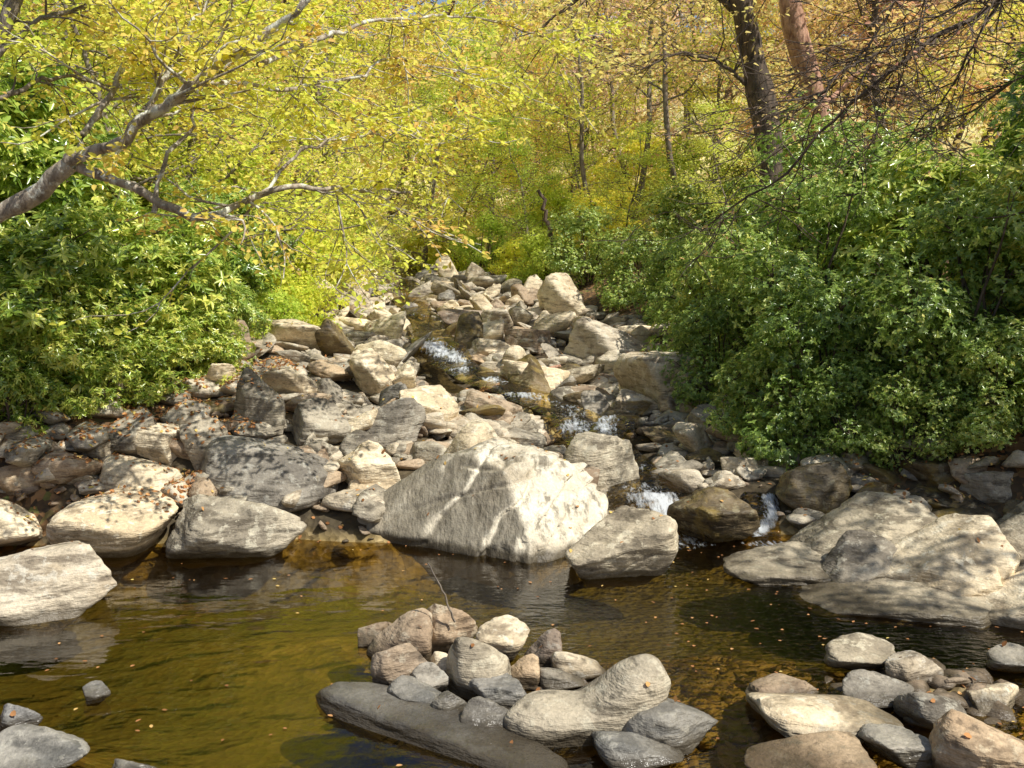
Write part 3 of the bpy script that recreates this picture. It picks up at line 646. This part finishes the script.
# ------------------------------------------------------------------ rhododendron / laurel bushes
def make_bush(seed, rx, ry, hz, nw, per, Ls, wr):
    r = np.random.default_rng(seed); T = Tubes(); lob = []
    for i in range(24):
        a_ = r.uniform(0, 6.28); q = math.sqrt(r.random())*.80; z = r.uniform(.08, .86)
        k_ = math.sqrt(max(.1, 1-(z-.25)**2/.6))
        c_ = np.array([math.cos(a_)*q*rx*k_, math.sin(a_)*q*ry*k_, z*hz]); R_ = r.uniform(.25, .72)*min(rx, hz/2)*.60
        lob.append((c_, R_))
        st = resample([[c_[0]*.15, c_[1]*.15, -.2], [c_[0]*.4+r.normal()*.1, c_[1]*.4, c_[2]*.45], c_], 7); st += r.normal(size=st.shape)*.03
        T.add(st, np.linspace(.035, .012, 7), 5)
        for j in range(5):
            d = r.normal(size=3); d[2] = abs(d[2])*.6; T.add(wander(r, c_, d, R_, 4, .2), np.linspace(.012, .004, 5), 4)
    W = np.array([q[1]**2 for q in lob]); W /= W.sum(); ki = r.choice(len(lob), nw, p=W)
    Cc = np.array([q[0] for q in lob])[ki]; Rr = np.array([q[1] for q in lob])[ki]
    n3 = r.normal(size=(nw, 3)); n3 /= np.linalg.norm(n3, axis=1)[:, None]
    P = Cc+n3*Rr[:, None]*np.array([1.1, 1.1, .8])*(r.uniform(.3, 1.35, nw)**.5)[:, None]
    P += .18*np.stack([fbm(P[:,0]*2+q*9, P[:,1]*2, P[:,2]*2, 2) for q in range(3)], -1)
    ok = P[:, 2] > -.1; P = P[ok]; n3 = n3[ok]; m_ = len(P)
    ax = n3*.7+np.array([0, 0, .7])+r.normal(size=(m_, 3))*.35; ax /= np.linalg.norm(ax, axis=1)[:, None]
    ref = r.normal(size=(m_, 3)); u = np.cross(ax, ref); u /= np.linalg.norm(u, axis=1)[:, None]; v_ = np.cross(ax, u)
    C = np.repeat(P, per, 0); an = (np.tile(np.arange(per), m_)*2*math.pi/per+r.normal(size=m_*per)*.3)[:, None]
    D = np.cos(an)*np.repeat(u, per, 0)+np.sin(an)*np.repeat(v_, per, 0)+np.repeat(ax, per, 0)*r.uniform(-.1, .7, (m_*per, 1)); D[:, 2] -= .18
    Nn = np.repeat(ax, per, 0)+r.normal(size=C.shape)*.25; Nn /= np.linalg.norm(Nn, axis=1)[:, None]
    ls = Ls*r.uniform(.6, 1.2, len(C)); base = np.repeat(r.random(m_)*.5, per)
    t = np.clip(base+r.random(len(C))*.4+(r.random(len(C)) > .97)*.5, 0, 1)
    return T.mesh("stems"), leaves_mesh("foliage", C, D, Nn, ls, ls*wr, t, True, .16)
BU = {'rho1': make_bush(21, 1.5, 1.4, 2.7, 2100, 8, .155, .30), 'rho2': make_bush(22, 1.7, 1.4, 3.2, 2500, 8, .16, .30),
      'lau1': make_bush(23, 1.5, 1.4, 2.6, 4400, 7, .068, .44), 'lau2': make_bush(24, 1.7, 1.5, 3.0, 5100, 7, .07, .44)}
for k in BU: BU[k][0].materials.append(B_DARK); BU[k][1].materials.append(M_RHO)
def bush(kind, x, y, s=1.0, dz=0, mat=None, tip=(0, 0)):
    rho = kind.startswith('rho'); e = bpy.data.objects.new("rhododendron_bush" if rho else "laurel_bush", None); COL.objects.link(e)
    e.location = (x, y, float(H(x, y))-.12+dz); e.scale = (s, s, s*R.uniform(.9, 1.1)); e.rotation_euler = (tip[0], tip[1], R.uniform(0, 6.28))
    e["label"] = "long-leaved evergreen rhododendron on the creek bank" if rho else "dense small-leaved laurel overhanging the creek"
    e["category"] = "bush"; e["group"] = "evergreen bushes along the banks"
    for me_, n_, mt in ((BU[kind][0], "stems", B_DARK), (BU[kind][1], "foliage", mat or (M_RHO if rho else M_LAU))):
        o = bpy.data.objects.new(n_, me_); COL.objects.link(o); o.parent = e
        o.material_slots[0].link = 'OBJECT'; o.material_slots[0].material = mt
for b_ in [('rho1',-5.6,11.5,.8),('rho2',-4.7,13.0,.75),('rho2',-7.2,11.5,.95),('rho1',-4.9,15.2,.75),('rho2',-6.7,14,1.0),('rho1',-8.5,13.5,1.1),
           ('rho1',-5.3,18,.8,0,M_LAU),('rho2',-8,17,1.1),('rho1',-7,20.5,1,0,M_LIME),('rho2',-6.8,24,.9,0,M_LIME),('rho1',-10,16,1.2),('rho2',-10.5,12,1.2),
           ('rho1',-5.3,11.3,.5),('rho2',-4.4,12.1,.45),('rho1',-6.2,10.9,.55),('rho1',-4.2,14.3,.45,0,M_LAU),('lau1',-4.1,16.5,.55,0,M_LIME),('lau1',-4.0,18.6,.6,0,M_YEL),
           ('rho2',-4.8,11.5,.38),('rho1',-5.5,10.8,.38),('rho2',-3.9,12.9,.35),('lau2',-4.5,21.5,.65,0,M_YEL),('lau2',-5.0,25,.75,0,M_YEL),('lau1',-5.3,29,.8,0,M_YEL),
           ('lau1',-4.3,15.4,.4,0,M_LIME)]: bush(*b_)
for b_ in [('lau1',3.9,12.2,.8),('lau2',5.3,11.5,.85),('lau2',4.3,14.2,1.0),('rho2',6.6,11.5,.85),('lau1',3.8,16.5,.95),('rho1',6.0,13.6,1.0),
           ('lau2',5.2,16.6,1.15),('rho2',7.8,13.5,1.0),('lau1',4.0,19,.9),('lau2',6.5,18.0,1.05),('rho1',6.5,10.2,.5),('lau1',3.9,22,.85),('lau2',9,16.5,1.0),
           ('lau1',3.1,24.5,.75),('lau2',2.1,27.5,.75),('lau2',7,25,1.1),('lau1',4.6,28,1.0),('lau1',1.0,30.5,.65,0,M_LIME),
           ('lau1',3.2,12.6,.55),('lau1',3.9,11.3,.5,.1),('lau2',4.6,11.1,.5,.1),('lau1',5.3,10.8,.5,.1),('lau1',3.1,14.8,.6),('rho1',6.1,10.5,.5,.1),
           ('lau1',3.5,11.7,.4,.1),('lau2',4.4,10.9,.38,.1)]: bush(*b_)
for b_ in [('lau2',3.0,32.5,.9),('lau1',.1,33.5,.65),('lau2',-.9,36,.7),('lau2',1.5,38,.9),('lau1',-2.2,39,.7),('lau1',1.8,45,1.1),('lau2',5,41,1.2),('lau1',-3.8,41,.8),
           ('lau1',-8,33,1.1),('lau1',8,33,1.1),('lau2',-6.3,28,.8),('lau1',-6.2,38,1),('lau2',6,34,1.0)]: bush(*b_, 0, M_YEL if R.random() < .35 else M_LIME)

# ------------------------------------------------------------------ individually shaped trees
def hand_tree(name, label, mains, bark, leafm, seed, nleaf, Ls, twn=14, tw=(.5, 1.4), category="tree", base=None, leafrange=(.25, 1), up=0.0, jit=.05, six=True, crook=.016):
    r = np.random.default_rng(seed); T = Tubes(); A = []; Dd = []; Cl = []
    e = bpy.data.objects.new(name, None); COL.objects.link(e); e.location = base
    e["label"] = label; e["category"] = category
    base = np.array(base)
    for pts, r0, r1, leafy in mains:
        P = resample(pts, 26)-base; j = np.cumsum(r.normal(size=P.shape)*crook, 0); j -= np.linspace(0, 1, 26)[:, None]*j[-1]; P = P+j
        T.add(P, np.linspace(r0, r1, 26)*(1+.10*r.normal(size=26)), 10)
        for k_ in range(int(twn*leafy)):
            i = r.integers(int(25*leafrange[0]), 26); t = P[min(i+1, 25)]-P[i-1]; t /= np.linalg.norm(t)
            d = t*.6+r.normal(size=3)*np.array([.8, .8, .35]); l2 = r.uniform(*tw)
            b2 = wander(r, P[i], d, l2, 7, .2, up); rr0 = min(.018, np.interp(i, [0, 25], [r0, r1])*.5); T.add(b2, np.linspace(rr0, .005, 8), 5)
            c_ = r.random()*.5
            for m_ in range(5):
                b3 = wander(r, b2[r.integers(1, 8)], (b2[-1]-b2[0])/l2+r.normal(size=3)*np.array([.8,.8,.3]), l2*r.uniform(.3, .6), 5, .15); T.add(b3, np.linspace(.006, .0025, 6), 4)
                for q in b3[1:]: A.append(q); Dd.append(b3[-1]-b3[0]); Cl.append(c_)
            for q in b2[3:]: A.append(q); Dd.append(b2[-1]-b2[0]); Cl.append(c_)
    obj("trunk", T.mesh("trunk"), e, bark)
    if nleaf:
        obj("crown", leaves_mesh("crown", *spray_leaves(r, np.array(A), np.array(Dd), nleaf, Ls, jit, .6, np.array(Cl)), six=six), e, leafm)
    return e
B0 = at(-190, 470, 9.5); B0[2] = float(H(B0[0], B0[1]))-.1
S_ = at(-60, 270, 9.3)
hand_tree("birch_tree", "leaning pale-barked birch with yellow leaves over the pool", [
  ([B0, at(-150, 360, 9.4), S_, at(0, 218, 9.2), at(35, 196, 9.1), at(72, 163, 9.0)], .14, .08, 0),
  ([at(72,163,9.0), at(100,152,8.9), at(118,150,8.8), at(150,122,8.7), at(175,98,8.6), at(205,88,8.5), at(255,62,8.5), at(290,20,8.4), at(312,-5,8.4)], .062, .025, .8),
  ([at(72,165,9.0), at(105,188,8.9), at(150,214,8.9), at(200,226,9.0), at(255,200,9.2), at(330,186,9.6), at(410,192,10.0)], .048, .012, .9),
  ([at(152,214,8.9), at(160,170,9.0), at(185,120,9.1), at(205,60,9.1), at(235,-10,9.2)], .022, .01, .9),
  ([at(85,158,9.05), at(92,125,9.2), at(120,70,9.4), at(150,-10,9.6)], .035, .015, 1.1),
  ([at(150,122,8.7), at(160,80,8.8), at(200,40,9.0), at(215,-10,9.1)], .03, .012, .9),
  ([at(205,88,8.5), at(300,90,9.5), at(390,60,10.5), at(480,75,11)], .025, .008, 1.2),
  ([at(255,62,8.5), at(350,20,9.6), at(450,15,11.2), at(560,45,12)], .025, .008, 1.2),
  ([at(255,200,9.2), at(300,150,9.6), at(370,130,10), at(450,140,10.6)], .02, .006, 1.0),
  ], B_PALE, M_YEL, 31, 9500, .068, twn=14, base=B0, leafrange=(.35, 1), crook=.022)
B1 = at(-120, 470, 9.4); B1[2] = float(H(B1[0], B1[1]))-.1
hand_tree("birch_tree", "grey birch with yellow-green leaves on the bank", [
  ([B1, at(-90,250,9.5), at(-30,90,9.6), at(10,0,9.6), at(40,-120,9.6)], .11, .06, .3),
  ([at(-10,60,9.6), at(40,30,9.8), at(100,12,10.2), at(180,20,10.8)], .03, .01, 1.3),
  ([at(-40,110,9.6), at(20,90,10), at(80,75,10.6), at(150,90,11.2)], .03, .008, 1),
  ], B_GREY, M_YEL, 32, 3600, .07, base=B1)
B2 = np.array([8.3, 11.5, float(H(8.3, 11.5))-.1])
hand_tree("dogwood_tree", "nearly bare dark-limbed tree with a few orange leaves", [
  ([B2, B2+[0,0,3], at(1150,-60,11.2), at(1120,-250,11)], .2, .12, 0),
  ([at(1150,-40,11.2), at(1024,-5,11), at(940,45,10.9), at(880,90,10.9), at(830,130,11), at(770,185,11.2), at(700,232,11.6)], .036, .008, 1.8),
  ([at(1130,-80,11.1), at(1000,-60,10.8), at(900,0,10.5), at(840,75,10.6), at(800,110,10.8)], .028, .008, 1.5),
  ([at(940,45,10.9), at(880,60,10.5), at(800,95,10.2), at(740,110,10)], .018, .006, 1.2),
  ([at(1120,-100,11.1), at(1010,-20,11.6), at(960,60,12), at(900,150,12.4)], .028, .006, 1.4),
  ([at(1150,-20,11.2), at(1060,60,11.6), at(1000,90,11.8), at(930,130,12.2)], .026, .006, 1.4),
  ([at(1140,-70,11.2), at(1040,-30,10.4), at(930,15,10.0), at(850,40,9.8)], .024, .006, 1.4),
  ], B_DARK, M_ORG, 33, 800, .055, twn=17, tw=(.5, 1.6), base=B2, crook=.025)
def gbase(px, d):
    q = at(px, 300, d); q[2] = float(H(q[0], d))-.2; return q
q = gbase(778, 18.5)
hand_tree("oak_tree", "stout dark-barked tree with sparse orange leaves", [
  ([q, at(772,200,18.5), at(766,130,18.5), at(752,60,18.3), at(738,-30,18), at(730,-160,18), at(735,-330,18)], .27, .17, .2),
  ([at(745,20,18.2), at(700,-20,18), at(640,-30,17.6), at(590,-10,17.4), at(540,30,17.2)], .08, .02, 1.3),
  ([at(758,90,18.3), at(720,60,18), at(680,55,17.7), at(640,70,17.5)], .045, .012, 1.2),
  ([at(740,-10,18), at(790,-60,18.3), at(860,-70,18.5)], .07, .02, 1.0)], B_DARK, M_ORG, 41, 3200, .12, twn=12, tw=(1, 2.4), base=q, jit=.12, six=False)
q = gbase(845, 20)
hand_tree("oak_tree", "slanting reddish-barked tree with orange leaves", [
  ([q, at(838,190,20), at(826,130,20), at(806,70,19.8), at(790,10,19.6), at(792,-120,19.5), at(780,-300,19.5)], .25, .17, .2),
  ([at(790,0,19.6), at(840,-20,20), at(900,10,20.2), at(960,0,20.4)], .06, .015, 1.3),
  ([at(818,110,19.9), at(860,70,20.6), at(920,60,20.8), at(980,90,20.6)], .07, .015, 1.3)], B_RED, M_ORG, 42, 3200, .12, twn=12, tw=(1, 2.4), base=q, jit=.12, six=False)
# ------------------------------------------------------------------ small wooden things
def stick(name, pts, r0, r1, bark, label, n=14):
    T = Tubes(); P = resample(pts, n); b = P[0].copy(); P = P-b; rr = np.random.default_rng(int(abs(pts[0][0]*99))); P[1:-1] += rr.normal(size=(n-2, 3))*r0*.5
    T.add(P, np.linspace(r0, r1, n), 7)
    o = obj(name, T.mesh(name), None, bark); o.location = b; o["label"] = label; o["category"] = "branch"
stick("dead_twig", [at(455,622,7.1), at(443,592,7.1), at(428,563,7.15)], .009, .004, B_GREY, "thin dead twig standing up from the rock pile")
stick("driftwood_branch", [at(478,395,17.5), at(540,372,18.2), at(560,366,18.5)], .05, .03, B_RED, "bleached driftwood branch lodged among boulders")
stick("dead_snag", [at(560,262,30), at(548,225,30), at(538,190,30.2)], .10, .05, B_DARK, "short dark broken snag leaning over the stream")
